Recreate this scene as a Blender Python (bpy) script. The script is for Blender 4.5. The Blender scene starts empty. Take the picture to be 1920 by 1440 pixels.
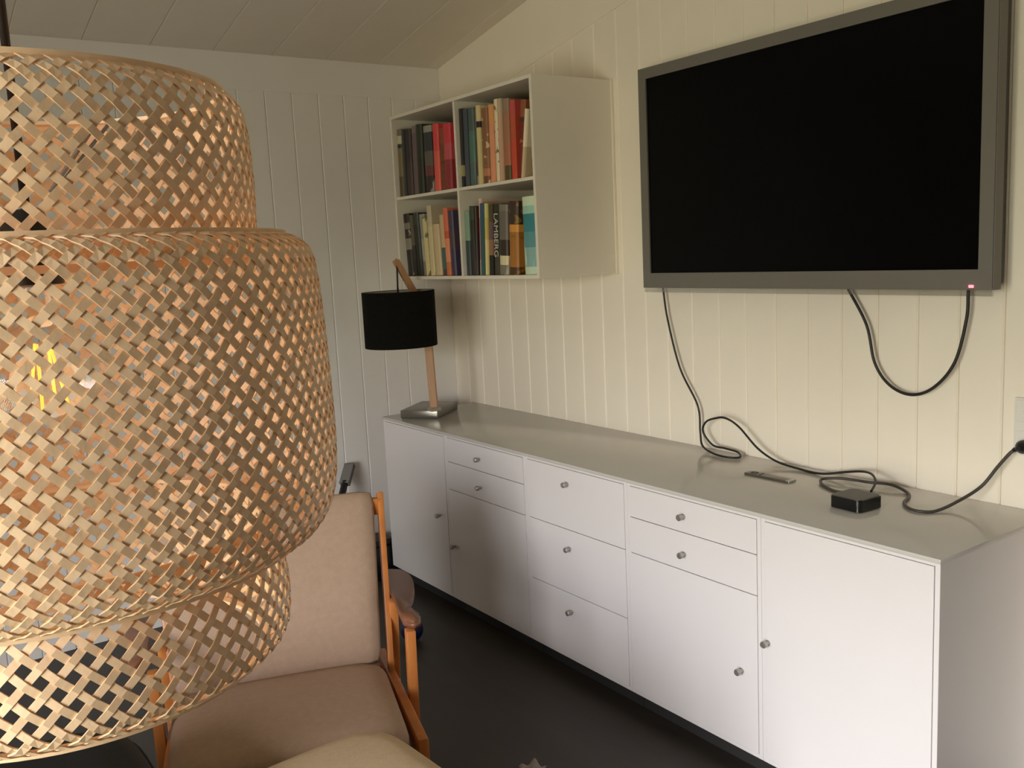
import bpy, bmesh, math, random
from mathutils import Vector, Matrix
random.seed(4)
PI = math.pi
S = bpy.context.scene
C = S.collection

# ------------------------------------------------------------------ camera
cd = bpy.data.cameras.new('camera'); cam = bpy.data.objects.new('camera', cd); C.objects.link(cam)
cam.location = (-2.45602, -4.04669, 1.54291)
cam.rotation_euler = (1.427324, 0.048051, -0.612965)
cd.sensor_width = 36; cd.lens = 1733.28 / 1920 * 36; cd.clip_start = .02
S.camera = cam
# ------------------------------------------------------------------ world: overcast sky above, lawn and hedge green below the horizon
w = bpy.data.worlds.new('world'); S.world = w; w.use_nodes = True
nt = w.node_tree; bg = nt.nodes['Background']
tc = nt.nodes.new('ShaderNodeTexCoord'); sx = nt.nodes.new('ShaderNodeSeparateXYZ'); rp = nt.nodes.new('ShaderNodeValToRGB')
mr = nt.nodes.new('ShaderNodeMapRange'); mr.inputs[1].default_value = -1; mr.inputs[2].default_value = 1
nt.links.new(tc.outputs['Generated'], sx.inputs[0]); nt.links.new(sx.outputs[2], mr.inputs[0]); nt.links.new(mr.outputs[0], rp.inputs[0])
e = rp.color_ramp.elements
e[0].position = 0; e[0].color = (.26, .25, .19, 1)
e[1].position = 1; e[1].color = (.95, .96, 1.05, 1)
for p_, c_ in ((.49, (.31, .30, .22, 1)), (.53, (.62, .60, .48, 1)), (.57, (.97, .97, .99, 1))):
    n = e.new(p_); n.color = c_
nt.links.new(rp.outputs[0], bg.inputs[0]); bg.inputs[1].default_value = 5.0
# sky portals in the window opening of the left wall
WIN = [(-4.8, -2.75, .10, 2.1)]   # y0, y1, z0, z1
XL = -4.6
for i, (y0, y1, z0, z1) in enumerate(WIN):
    ld = bpy.data.lights.new('window_portal', 'AREA'); ld.shape = 'RECTANGLE'; ld.size = z1 - z0; ld.size_y = y1 - y0
    ld.cycles.is_portal = True
    lo = bpy.data.objects.new('window_portal', ld); C.objects.link(lo)
    lo.location = (XL - .08, (y0 + y1) / 2, (z0 + z1) / 2); lo.rotation_euler = (0, -PI / 2, 0)
vs = S.view_settings; vs.view_transform = 'Standard'; vs.look = 'None'; vs.gamma = 1; vs.use_curve_mapping = False
vs.exposure = 2.58
S.cycles.max_bounces = 10; S.cycles.diffuse_bounces = 7; S.cycles.transparent_max_bounces = 16
S.cycles.use_denoising = True
S.cycles.caustics_reflective = False; S.cycles.caustics_refractive = False

# ------------------------------------------------------------------ materials
def lin(c):
    f = lambda v: v / 12.92 if v <= .04045 else ((v + .055) / 1.055) ** 2.4
    return (f(c[0] / 255), f(c[1] / 255), f(c[2] / 255), 1)
def mat(name, col, rough=.5, metal=0, noise=0, nscale=20, bump=0, bscale=200, stretch=None, coat=0, spec=.5):
    m = bpy.data.materials.new(name); m.use_nodes = True
    N = m.node_tree.nodes; L = m.node_tree.links; b = N['Principled BSDF']
    c = lin(col); b.inputs['Base Color'].default_value = c; b.inputs['Roughness'].default_value = rough
    b.inputs['Metallic'].default_value = metal; b.inputs['Coat Weight'].default_value = coat
    b.inputs['Specular IOR Level'].default_value = spec
    if noise or bump:
        t = N.new('ShaderNodeTexCoord'); mp = N.new('ShaderNodeMapping'); L.new(t.outputs['Object'], mp.inputs[0])
        if stretch: mp.inputs['Scale'].default_value = stretch
    if noise:
        n = N.new('ShaderNodeTexNoise'); n.inputs['Scale'].default_value = nscale; n.inputs['Detail'].default_value = 5
        L.new(mp.outputs[0], n.inputs[0])
        r = N.new('ShaderNodeMapRange'); r.inputs[1].default_value = .25; r.inputs[2].default_value = .75
        r.inputs[3].default_value = 1 - noise; r.inputs[4].default_value = 1 + noise
        L.new(n.outputs[0], r.inputs[0])
        mx = N.new('ShaderNodeMix'); mx.data_type = 'RGBA'; mx.blend_type = 'MULTIPLY'; mx.inputs[0].default_value = 1
        mx.inputs[6].default_value = c; L.new(r.outputs[0], mx.inputs[7]); L.new(mx.outputs[2], b.inputs['Base Color'])
    if bump:
        n2 = N.new('ShaderNodeTexNoise'); n2.inputs['Scale'].default_value = bscale; n2.inputs['Detail'].default_value = 3
        L.new(mp.outputs[0], n2.inputs[0])
        bp = N.new('ShaderNodeBump'); bp.inputs['Strength'].default_value = bump; bp.inputs['Distance'].default_value = .002
        L.new(n2.outputs[0], bp.inputs['Height']); L.new(bp.outputs[0], b.inputs['Normal'])
    return m
def emis(name, col, s):
    m = bpy.data.materials.new(name); m.use_nodes = True; b = m.node_tree.nodes['Principled BSDF']
    b.inputs['Base Color'].default_value = lin(col); b.inputs['Emission Color'].default_value = lin(col); b.inputs['Emission Strength'].default_value = s
    return m
def clear(name, tint=(1, 1, 1), gloss=.08):
    m = bpy.data.materials.new(name); m.use_nodes = True; N = m.node_tree.nodes; L = m.node_tree.links
    N.remove(N['Principled BSDF']); t = N.new('ShaderNodeBsdfTransparent'); t.inputs[0].default_value = (*tint, 1)
    g = N.new('ShaderNodeBsdfGlossy'); g.inputs['Roughness'].default_value = .03
    lw = N.new('ShaderNodeLayerWeight'); lw.inputs[0].default_value = .25
    mm = N.new('ShaderNodeMath'); mm.operation = 'MULTIPLY_ADD'; mm.inputs[1].default_value = .6; mm.inputs[2].default_value = gloss
    L.new(lw.outputs['Facing'], mm.inputs[0])
    mx = N.new('ShaderNodeMixShader'); L.new(mm.outputs[0], mx.inputs[0]); L.new(t.outputs[0], mx.inputs[1]); L.new(g.outputs[0], mx.inputs[2])
    L.new(mx.outputs[0], N['Material Output'].inputs[0])
    return m
M = dict(
    wall=mat('cream_painted_boards', (243, 234, 219), .55, noise=.02, nscale=6, bump=.05, bscale=60),
    farwall=mat('white_painted_boards', (230, 226, 222), .6, noise=.02, nscale=6, bump=.05, bscale=60),
    backwall=mat('low_bounce_brown_wood', (74, 58, 46), .6, noise=.15, nscale=4, stretch=(8, 8, 1)),  # dark tone picked to limit bounced light off back wall and added door
    ceil=mat('painted_ceiling_boards', (226, 218, 206), .7, noise=.03, nscale=5),
    floor=mat('dark_floor', (56, 50, 45), .5, noise=.18, nscale=3, stretch=(6, 1, 1), bump=.1, bscale=40),
    lacq=mat('white_lacquer', (227, 222, 222), .3, noise=.01, nscale=4),
    lacqtop=mat('white_lacquer_top', (198, 194, 188), .16, noise=.02, nscale=5),
    gap=mat('dark_gap', (40, 38, 36), .8),
    shelf=mat('bookcase_lacquer', (230, 222, 208), .45, noise=.01),
    shelfback=mat('bookcase_back', (200, 188, 164), .6),
    chrome=mat('brushed_chrome', (178, 174, 168), .34, .75),
    bamboo=mat('bamboo_strip', (240, 207, 170), .45, noise=.13, nscale=9, stretch=(3, 3, 3), bump=.1, bscale=90),
    black=mat('black_plastic', (18, 18, 19), .4),
    rubber=mat('black_cable', (30, 28, 26), .5),
    greyrub=mat('grey_black_cable', (66, 61, 56), .5),
    glassblack=mat('screen_glass', (4, 4, 5), .25, spec=.12),
    bezel=mat('grey_bezel', (112, 108, 102), .45, noise=.02),
    fabric=mat('beige_wool', (178, 151, 130), .95, noise=.06, nscale=60, bump=.5, bscale=500, spec=.1),
    fabric2=mat('light_beige_wool', (212, 188, 156), .95, noise=.05, nscale=60, bump=.5, bscale=500, spec=.1),
    teak=mat('teak_wood', (190, 118, 58), .4, noise=.18, nscale=10, stretch=(3, 3, .6)),
    darkteak=mat('dark_teak_arm', (128, 84, 62), .3, noise=.12, nscale=10),  # darker, smoother teak tone for the armrests
    lampwood=mat('pale_oak_post', (186, 142, 104), .5, noise=.1, nscale=12, stretch=(8, 8, 1)),
    shade=mat('black_linen_shade', (20, 18, 16), .95, noise=.2, nscale=80, bump=.3, bscale=300, spec=.1),
    shadein=mat('pale_shade_lining', (150, 145, 130), .9),
    leather=mat('black_leather', (5, 6, 5), .75, noise=.1, bump=.3, bscale=60),
    paper=mat('book_pages', (222, 210, 184), .9, noise=.05, nscale=120, stretch=(1, 12, 1)),
    socket=mat('socket_plastic', (232, 228, 222), .35),
    grey=mat('grey_plastic', (120, 118, 116), .5),
    silver=mat('silver_remote', (128, 122, 114), .35, .8),
    blue=mat('dark_blue_rubber', (36, 40, 92), .5),
    red=emis('red_led', (255, 60, 70), 2.0),
    filament=emis('warm_filament', (255, 160, 60), .35),
    bulb=clear('clear_bulb_glass', gloss=.05),
    pane=clear('window_glass', gloss=.02),
    acrylic=clear('clear_acrylic_strip', (.86, .86, .84), .12),
    winframe=mat('window_paint', (235, 232, 225), .5),
)
# ------------------------------------------------------------------ helpers
def obj(name, bm, m, parent=None, smooth=False, loc=None, rot=None):
    me = bpy.data.meshes.new(name); bmesh.ops.recalc_face_normals(bm, faces=bm.faces[:]); bm.to_mesh(me); bm.free()
    if isinstance(m, (list, tuple)):
        for q in m: me.materials.append(q)
    else: me.materials.append(m)
    if smooth:
        for p_ in me.polygons: p_.use_smooth = True
        if smooth != 'all':
            me.set_sharp_from_angle(angle=math.radians(38))
    o = bpy.data.objects.new(name, me); C.objects.link(o)
    if loc is not None: o.location = loc
    if rot is not None: o.rotation_euler = rot
    if parent: o.parent = parent
    return o
def tag(o, label, cat, group=None):
    o['label'] = label; o['category'] = cat
    if group: o['group'] = group
    return o
def thing(name, label, cat, loc=(0, 0, 0), rz=0, group=None):
    o = bpy.data.objects.new(name, None); C.objects.link(o); o.empty_display_size = .05
    o.location = loc; o.rotation_euler = (0, 0, rz)
    return tag(o, label, cat, group)
def struct(o): o['kind'] = 'structure'; return o
def box(bm, lo, hi, bev=0, seg=2):
    r = bmesh.ops.create_cube(bm, size=1); vs_ = r['verts']
    for v in vs_:
        v.co = Vector([lo[i] + (v.co[i] + .5) * (hi[i] - lo[i]) for i in range(3)])
    if bev:
        es = list({e_ for v in vs_ for e_ in v.link_edges})
        bmesh.ops.bevel(bm, geom=es, offset=bev, segments=seg, profile=.5, affect='EDGES')
    return bm
def bx(lo, hi, bev=0, seg=2): return box(bmesh.new(), lo, hi, bev, seg)
def prism(bm, pts, z0, z1):
    a = [bm.verts.new((x, y, z0)) for x, y in pts]; b = [bm.verts.new((x, y, z1)) for x, y in pts]
    n = len(pts); bm.faces.new(a[::-1]); bm.faces.new(b)
    for i in range(n): bm.faces.new((a[i], a[(i + 1) % n], b[(i + 1) % n], b[i]))
    return bm
def lathe(bm, prof, seg=24, M_=None, closed=False):
    rings = []
    for r, z in prof:
        if r < 1e-6: rings.append([bm.verts.new((0, 0, z))])
        else: rings.append([bm.verts.new((r * math.cos(2 * PI * i / seg), r * math.sin(2 * PI * i / seg), z)) for i in range(seg)])
    prs = list(zip(rings[:-1], rings[1:]))
    if closed: prs.append((rings[-1], rings[0]))
    for a, b in prs:
        for i in range(seg):
            j = (i + 1) % seg
            if len(a) == 1 and len(b) == 1: continue
            if len(a) == 1: bm.faces.new((a[0], b[i], b[j]))
            elif len(b) == 1: bm.faces.new((a[i], a[j], b[0]))
            else: bm.faces.new((a[i], a[j], b[j], b[i]))
    if M_ is not None: bmesh.ops.transform(bm, matrix=M_, verts=[v for r in rings for v in r])
    return bm
def catmull(P_, n=8):
    P_ = [Vector(p_) for p_ in P_]; out = []
    for i in range(len(P_) - 1):
        a = P_[max(i - 1, 0)]; b = P_[i]; c = P_[i + 1]; d = P_[min(i + 2, len(P_) - 1)]
        for k in range(n):
            t = k / n
            out.append(.5 * ((2 * b) + (c - a) * t + (2 * a - 5 * b + 4 * c - d) * t * t + (3 * b - a - 3 * c + d) * t ** 3))
    out.append(P_[-1]); return out
def tube(bm, pts, r, seg=8, cap=True):
    pts = [Vector(p_) for p_ in pts]; rings = []; up = None
    for i, p_ in enumerate(pts):
        t = (pts[min(i + 1, len(pts) - 1)] - pts[max(i - 1, 0)]).normalized()
        if up is None: up = t.orthogonal().normalized()
        up = (up - t * up.dot(t)); up = up.normalized() if up.length > 1e-6 else t.orthogonal().normalized()
        v = t.cross(up); rr = r[i] if isinstance(r, (list, tuple)) else r
        rings.append([bm.verts.new(p_ + (up * math.cos(2 * PI * k / seg) + v * math.sin(2 * PI * k / seg)) * rr) for k in range(seg)])
    for a, b in zip(rings[:-1], rings[1:]):
        for k in range(seg): bm.faces.new((a[k], a[(k + 1) % seg], b[(k + 1) % seg], b[k]))
    if cap: bm.faces.new(rings[0][::-1]); bm.faces.new(rings[-1])
    return bm
def pillow(half, r, n=10, bulge=(0, 0), warp=None, rnd=0):
    """rounded, slightly crowned cushion centred at 0; half = half sizes"""
    bm = bmesh.new(); bmesh.ops.create_cube(bm, size=2)
    bmesh.ops.subdivide_edges(bm, edges=bm.edges[:], cuts=n, use_grid_fill=True)
    h = Vector(half)
    for v in bm.verts:
        p_ = Vector([v.co[i] * h[i] for i in range(3)])
        inn = Vector([max(-(h[i] - r), min(h[i] - r, p_[i])) for i in range(3)])
        d = p_ - inn
        if d.length > 1e-9: p_ = inn + d.normalized() * r
        fx = 1 - (p_.x / h[0]) ** 2; fy = 1 - (p_.y / h[1]) ** 2
        p_.z += (bulge[0] if p_.z > 0 else -bulge[1]) * max(0, fx) ** .6 * max(0, fy) ** .6
        if rnd:
            ax_, ay_ = abs(p_.x) / h[0], abs(p_.y) / h[1]; m_ = max(ax_, ay_)
            if m_ > 1e-6: q_ = m_ / (ax_ ** rnd + ay_ ** rnd) ** (1 / rnd); p_.x *= q_; p_.y *= q_
        if warp: p_ = Vector(warp(p_))
        v.co = p_
    return bm
def bar(bm, a, b, wx, wy, side=(1, 0, 0), bev=.004):
    """rectangular bar from a to b; side = direction of width wx"""
    a = Vector(a); b = Vector(b); t = (b - a).normalized(); s = Vector(side); s = (s - t * s.dot(t)).normalized(); u = t.cross(s)
    vs_ = []
    r = bmesh.ops.create_cube(bm, size=1)['verts']; L = (b - a).length; mid = (a + b) / 2
    for v in r:
        c = v.co.copy(); v.co = mid + s * c.x * wx + u * c.y * wy + t * c.z * L
    if bev:
        es = list({e_ for v in r for e_ in v.link_edges}); bmesh.ops.bevel(bm, geom=es, offset=bev, segments=2, profile=.5, affect='EDGES')
    return bm

# ------------------------------------------------------------------ room shell
YB = -5.6
def ceil_z(y): return 2.442 - .19 * y
struct(obj('floor', bx((XL - .1, YB - .1, -.1), (.14, .14, 0)), M['floor']))
# right wall (the television wall): backing plus tongue-and-groove boards
bm = bmesh.new()
v = [bm.verts.new((x, y, z)) for x in (.012, .12) for y, z in ((.12, 0), (YB - .12, 0), (YB - .12, ceil_z(YB - .12) + .1), (.12, ceil_z(.12) + .1))]
bm.faces.new(v[0:4]); bm.faces.new(v[4:8])
for i in range(4): bm.faces.new((v[i], v[(i + 1) % 4], v[4 + (i + 1) % 4], v[4 + i]))
wr = struct(obj('wall_right', bm, M['wall']))
def board(w_, z0a, z1a, z1b, ch=.004, th=.012):
    """vertical board in the local XZ plane, face at y=0 looking to -y, back at y=th"""
    bm = bmesh.new()
    prof = [(0, th), (0, ch), (ch, 0), (w_ - ch, 0), (w_, ch), (w_, th)]
    a = [bm.verts.new((x, y, z0a)) for x, y in prof]
    b = [bm.verts.new((x, y, z1a + (z1b - z1a) * x / w_)) for x, y in prof]
    bm.faces.new(a[::-1]); bm.faces.new(b)
    for i in range(6): bm.faces.new((a[i], a[(i + 1) % 6], b[(i + 1) % 6], b[i]))
    return bm
ys = [-.001, -.12, -.252, -.384, -.51, -.636, -.84 + .08, -.885, -1.05 + .03, -1.145, -1.26, -1.375, -1.523, -1.664, -1.80, -1.919, -2.046, -2.172, -2.298, -2.422, -2.55, -2.672, -2.795]
ys = [-.001] + [-.13 * k for k in range(1, 7)] + [-.91, -1.04, -1.175, -1.305, -1.43, -1.545, -1.672, -1.8, -1.92, -2.046, -2.172, -2.298, -2.422, -2.55, -2.672, -2.795]
while ys[-1] > YB + .13: ys.append(ys[-1] - .127)
ys.append(YB)
RZ = Matrix.Rotation(-PI / 2, 4, 'Z')   # local x -> -y, local y -> x
def frz(y): return 2.178 - .19 * y
for a, b in zip(ys[:-1], ys[1:]):
    obj('wall_board', board(a - b - .001, .001, frz(a) + .03, frz(b) + .03), M['wall'], wr, loc=(0, a, 0), rot=(0, 0, -PI / 2))
# sloping frieze board along the ceiling
bm = bmesh.new()
v = [bm.verts.new((x, y, z)) for x in (-.004, .011) for y, z in ((-.002, frz(0)), (YB, frz(YB)), (YB, ceil_z(YB)), (-.002, ceil_z(0)))]
bm.faces.new(v[0:4]); bm.faces.new(v[4:8])
for i in range(4): bm.faces.new((v[i], v[(i + 1) % 4], v[4 + (i + 1) % 4], v[4 + i]))
obj('frieze_board', bm, M['wall'], wr)
# far wall
wf = struct(obj('wall_far', bx((XL - .1, .012, 0), (.011, .12, ceil_z(0) + .05)), M['farwall']))
x = .010; xs = [x]
for k in range(1, 40):
    nx = -.02 - .1255 * k
    if nx < XL: break
    xs.append(nx)
xs.append(XL)
for a, b in zip(xs[:-1], xs[1:]):
    obj('wall_board', board(a - b - .001, .001, 2.30, 2.30), M['farwall'], wf, loc=(b, 0, 0))
obj('frieze_board', bx((XL, -.003, 2.287), (-.005, .011, ceil_z(0))), M['farwall'], wf)
# left wall with window opening (outside the frame; they are what lights the room)
bm = bmesh.new(); H_ = 3.7; x0, x1 = XL - .12, XL
segs = sorted(WIN)
yc = YB - .12
for (y0, y1, z0, z1) in segs:
    box(bm, (x0, yc, 0), (x1, y0, H_)); box(bm, (x0, y0, 0), (x1, y1, z0)); box(bm, (x0, y0, z1), (x1, y1, H_)); yc = y1
box(bm, (x0, yc, 0), (x1, .12, H_))
struct(obj('wall_left', bm, M['farwall']))
for i, (y0, y1, z0, z1) in enumerate(WIN):
    bm = bmesh.new(); f = .06; X0, X1 = XL - .07, XL - .01
    box(bm, (X0, y0, z0), (X1, y1, z0 + f)); box(bm, (X0, y0, z1 - f), (X1, y1, z1)); box(bm, (X0, y0, z0 + f), (X1, y0 + f, z1 - f)); box(bm, (X0, y1 - f, z0 + f), (X1, y1, z1 - f))
    ym = (y0 + y1) / 2; box(bm, (X0, ym - .03, z0 + f), (X1, ym + .03, z1 - f))
    wo = struct(obj('window_%d' % (i + 1), bm, M['winframe']))
    for q0, q1 in ((y0 + f, ym - .03), (ym + .03, y1 - f)):
        obj('pane', bx((XL - .045, q0, z0 + f), (XL - .041, q1, z1 - f)), M['pane'], wo)
struct(obj('wall_back', bx((XL - .12, YB - .12, 0), (.12, YB, 3.7)), M['backwall']))
# unseen brown door, added past the sideboard's near end to cut bounced light
dr1 = struct(obj('added_dark_door', bx((-.045, -4.02, .01), (-.002, -3.16, 2.08), .004), M['backwall']))
obj('added_door_handle', tube(bmesh.new(), catmull([(-.045, -3.26, 1.02), (-.09, -3.26, 1.02), (-.095, -3.30, 1.02), (-.095, -3.39, 1.02)], 5), .009, 10), M['chrome'], dr1, smooth='all')
# ceiling: slab and boards running towards the far wall
sl = math.hypot(1, .19)
bm = bmesh.new()
v = [bm.verts.new((x, y, ceil_z(y) + dz)) for x in (XL - .1, .1) for y, dz in ((.1, .012), (YB - .1, .012), (YB - .1, .1), (.1, .1))]
bm.faces.new(v[0:4]); bm.faces.new(v[4:8])
for i in range(4): bm.faces.new((v[i], v[(i + 1) % 4], v[4 + (i + 1) % 4], v[4 + i]))
ce = struct(obj('ceiling', bm, M['ceil']))
cx = [0.0, -.075]
while cx[-1] > XL + .26: cx.append(cx[-1] - .2585)
cx.append(XL)
cme = {}
for a, b in zip(cx[:-1], cx[1:]):
    w_ = a - b - .0008; key = round(w_, 4)
    if key not in cme:
        bm = bmesh.new(); ch = .003
        prof = [(0, .012), (0, ch), (ch, 0), (w_ - ch, 0), (w_, ch), (w_, .012)]
        A = [bm.verts.new((x, 0, ceil_z(0) + z)) for x, z in prof]; B = [bm.verts.new((x, YB, ceil_z(YB) + z)) for x, z in prof]
        bm.faces.new(A); bm.faces.new(B[::-1])
        for i in range(6): bm.faces.new((A[i], A[(i + 1) % 6], B[(i + 1) % 6], B[i]))
        o = obj('ceiling_board', bm, M['ceil'], ce); cme[key] = o.data; o.location = (b, 0, 0)
    else:
        o = bpy.data.objects.new('ceiling_board', cme[key]); C.objects.link(o); o.parent = ce; o.location = (b, 0, 0)

# ------------------------------------------------------------------ sideboard: five cabinets under one top
D = .5166; ZB = .07; ZT = .7865; HT = .7987
YU = [-.1653, -.7303, -1.3046, -1.8643, -2.4093, -2.928]
def knob_bm():
    bm = bmesh.new()
    return lathe(bm, [(0, 0), (.0055, 0), (.0055, .010), (.0095, .012), (.010, .022), (.008, .0245), (0, .025)], 16, Matrix.Rotation(-PI / 2, 4, 'Y'))
KN = None
def knob(parent, y, z):
    global KN
    if KN is None:
        KN = obj('knob', knob_bm(), M['chrome'], parent, smooth=True)
        o = KN
    else:
        o = bpy.data.objects.new('knob', KN.data); C.objects.link(o); o.parent = parent
    o.location = (-D - .002, y, z)
def cabinet(k, label, fronts):
    y1, y0 = YU[k] - .0005, YU[k + 1] + .0005     # y1 far end, y0 near end
    t = thing('cabinet', label, 'cabinet', group=None); P = .013
    bm = bmesh.new()
    obj('side_panel', bx((-D + .002, y1 - P, ZB), (-.004, y1, ZT), .001, 1), M['lacq'], t)
    obj('side_panel', bx((-D + .002, y0, ZB), (-.004, y0 + P, ZT), .001, 1), M['lacq'], t)
    obj('bottom_panel', bx((-D + .002, y0 + P, ZB), (-.004, y1 - P, ZB + P), .001, 1), M['lacq'], t)
    obj('top_panel', bx((-D + .002, y0 + P, ZT - .008), (-.004, y1 - P, ZT), .001, 1), M['lacq'], t)
    obj('back_panel', bx((-.016, y0 + P, ZB + P), (-.005, y1 - P, ZT - .008)), M['gap'], t)
    obj('plinth', bx((-D + .05, y0 + .001, 0), (-.02, y1 - .001, ZB)), M['gap'], t)
    for kind, z0, z1, ky, kz in fronts:
        f = obj(kind, bx((-D, y0 + P + .0013, z0 + .0012), (-D + .018, y1 - P - .0013, z1 - .0012), .0012, 2), M['lacq'], t)
        knob(f, ky, kz)
    return t
zt, zb_ = ZT - .008, ZB + .013
cabinet(0, 'leftmost white sideboard cabinet with one plain door, under the table lamp', [('door', zb_, zt, -.6558, .422)])
cabinet(1, 'white sideboard cabinet with two small drawers over a door knobbed on its left', [('drawer', .675, zt, -.995, .7247), ('drawer', .556, .675, -.995, .6087), ('door', zb_, .556, -.767, .309)])
cabinet(2, 'middle white sideboard cabinet with three equal deep drawers', [('drawer', .5585, zt, -1.56, .7254), ('drawer', .322, .5585, -1.56, .4905), ('drawer', zb_, .322, -1.557, .2565)])
cabinet(3, 'white sideboard cabinet with two small drawers over a door knobbed on its right', [('drawer', .6765, zt, -2.12, .7285), ('drawer', .557, .6765, -2.12, .6105), ('door', zb_, .557, -2.339, .318)])
cabinet(4, 'rightmost white sideboard cabinet with one plain door, at the near end', [('door', zb_, zt, -2.4345, .4336)])
tag(obj('sideboard_top', bx((-D - .002, YU[5] - .002, ZT), (-.002, YU[0] + .002, HT), .0025, 2), M['lacqtop'], smooth=True), 'long glossy white top board lying across all five sideboard cabinets', 'sideboard top')

# ------------------------------------------------------------------ wall bookcase
BD = .3897; by1 = -.1887; by0 = by1 - 1.0885; bz0 = 1.434; bz1 = 2.171; P = .014; ydv = -.735; zsh = 1.803
bc = thing('bookcase', 'white wall-hung bookcase with four open compartments full of books', 'bookcase', (0, 0, 0))
obj('side_panel', bx((-BD, by0, bz0), (-.006, by0 + P, bz1), .0015), M['shelf'], bc)
obj('side_panel', bx((-BD, by1 - P, bz0), (-.006, by1, bz1), .0015), M['shelf'], bc)
obj('top_panel', bx((-BD + .001, by0 + P, bz1 - P), (-.006, by1 - P, bz1), .0012), M['shelf'], bc)
obj('bottom_panel', bx((-BD + .001, by0 + P, bz0), (-.006, by1 - P, bz0 + P), .0012), M['shelf'], bc)
obj('divider', bx((-BD + .004, ydv - .007, bz0 + P), (-.016, ydv + .007, bz1 - P), .001), M['shelf'], bc)
obj('shelf', bx((-BD + .006, by0 + P, zsh - .006), (-.016, ydv - .007, zsh + .007), .001), M['shelf'], bc)
obj('shelf', bx((-BD + .006, ydv + .007, zsh - .006), (-.016, by1 - P, zsh + .007), .001), M['shelf'], bc)
obj('back_panel', bx((-.016, by0 + P, bz0 + P), (-.007, by1 - P, bz1 - P)), M['shelfback'], bc)
obj('wall_rail', bx((-.012, by0 - .004, bz0 - .004), (-.001, by0 + .03, bz1 + .004), .001), M['wall'], bc)

# ------------------------------------------------------------------ books
def bookmat(bands, pat=None):
    """bands: [(start fraction of height, colour)] bottom to top; pat: optional colour of a printed mottle"""
    m = bpy.data.materials.new('book_cover'); m.use_nodes = True; N = m.node_tree.nodes; L = m.node_tree.links; b = N['Principled BSDF']
    b.inputs['Roughness'].default_value = .5
    t = N.new('ShaderNodeTexCoord'); s = N.new('ShaderNodeSeparateXYZ'); r = N.new('ShaderNodeValToRGB'); r.color_ramp.interpolation = 'CONSTANT'
    L.new(t.outputs['Generated'], s.inputs[0]); L.new(s.outputs[2], r.inputs[0])
    el = r.color_ramp.elements; el[0].position = 0; el[0].color = lin(bands[0][1])
    el.remove(el[1])
    for p_, c_ in bands[1:]: q = el.new(p_); q.color = lin(c_)
    src = r.outputs[0]
    if pat:
        n = N.new('ShaderNodeTexNoise'); n.inputs['Scale'].default_value = pat[1]; n.inputs['Detail'].default_value = 2
        mp = N.new('ShaderNodeMapping'); mp.inputs['Scale'].default_value = pat[3] if len(pat) > 3 else (1, 1, 1); L.new(t.outputs['Object'], mp.inputs[0]); L.new(mp.outputs[0], n.inputs[0])
        g = N.new('ShaderNodeMapRange'); g.inputs[1].default_value = pat[2]; g.inputs[2].default_value = pat[2] + .04; L.new(n.outputs[0], g.inputs[0])
        mx = N.new('ShaderNodeMix'); mx.data_type = 'RGBA'; L.new(g.outputs[0], mx.inputs[0]); L.new(src, mx.inputs[6]); mx.inputs[7].default_value = lin(pat[0]); src = mx.outputs[2]
    L.new(src, b.inputs['Base Color'])
    return m
def book(y_hi, y_lo, h, lean, zb, bands, label, depth=.2, pat=None, dx=0, text=None):
    """spine faces the room (-x); y_hi = far edge, y_lo = near edge at the base; lean = shift in y of the top"""
    t = y_hi - y_lo - .0015
    root = bpy.data.objects.new('book', None); C.objects.link(root)
    tag(root, label, 'book', 'books in the wall bookcase')
    ang = math.atan2(lean, h)
    root.location = (-.372 + dx, (y_hi + y_lo) / 2, zb + .0005 + abs(math.sin(ang)) * t / 2)
    root.rotation_euler = (-ang, 0, 0)
    bm = bmesh.new(); c = .0025; hh = h * .985
    # C-shaped case: outline in xy, slightly rounded spine
    o_ = [(.0, -t * .36), (-.004, -t * .0), (.0, t * .36), (.006, t / 2), (depth, t / 2), (depth, t / 2 - c), (.010, t / 2 - c), (.010, -t / 2 + c), (depth, -t / 2 + c), (depth, -t / 2), (.006, -t / 2)]
    prism(bm, o_[::-1], 0, hh)
    obj('cover', bm, bookmat(bands, pat), root)
    obj('pages', bx((.0101, -t / 2 + c, .004), (depth - .005, t / 2 - c, hh - .005)), M['paper'], root)
    if text:
        cu = bpy.data.curves.new('title', 'FONT'); cu.body = text; cu.size = t * .8; cu.extrude = .0003; cu.align_x = 'CENTER'; cu.align_y = 'CENTER'
        to = bpy.data.objects.new('title', cu); C.objects.link(to)
        dg = bpy.context.evaluated_depsgraph_get(); me = bpy.data.meshes.new_from_object(to.evaluated_get(dg)); bpy.data.objects.remove(to)
        me.materials.append(M['lettering']); tob = bpy.data.objects.new('title', me); C.objects.link(tob); tob.parent = root
        # reading from top to bottom on the spine
        R_ = Matrix(((0, 0, -1), (0, -1, 0), (-1, 0, 0))).transposed()
        tob.matrix_local = Matrix.Translation((-.0052, 0, hh * .56)) @ Matrix(((0, 0, -1, 0), (0, -1, 0, 0), (-1, 0, 0, 0), (0, 0, 0, 1))) @ Matrix.Rotation(0, 4, 'Z')
        tob.scale = (tob.scale[0] * 1.0, tob.scale[1], tob.scale[2])
    return root
M['lettering'] = mat('white_lettering', (210, 206, 190), .6)
ZU = zsh + .007; ZL = bz0 + P
k = lambda *a: a
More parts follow.
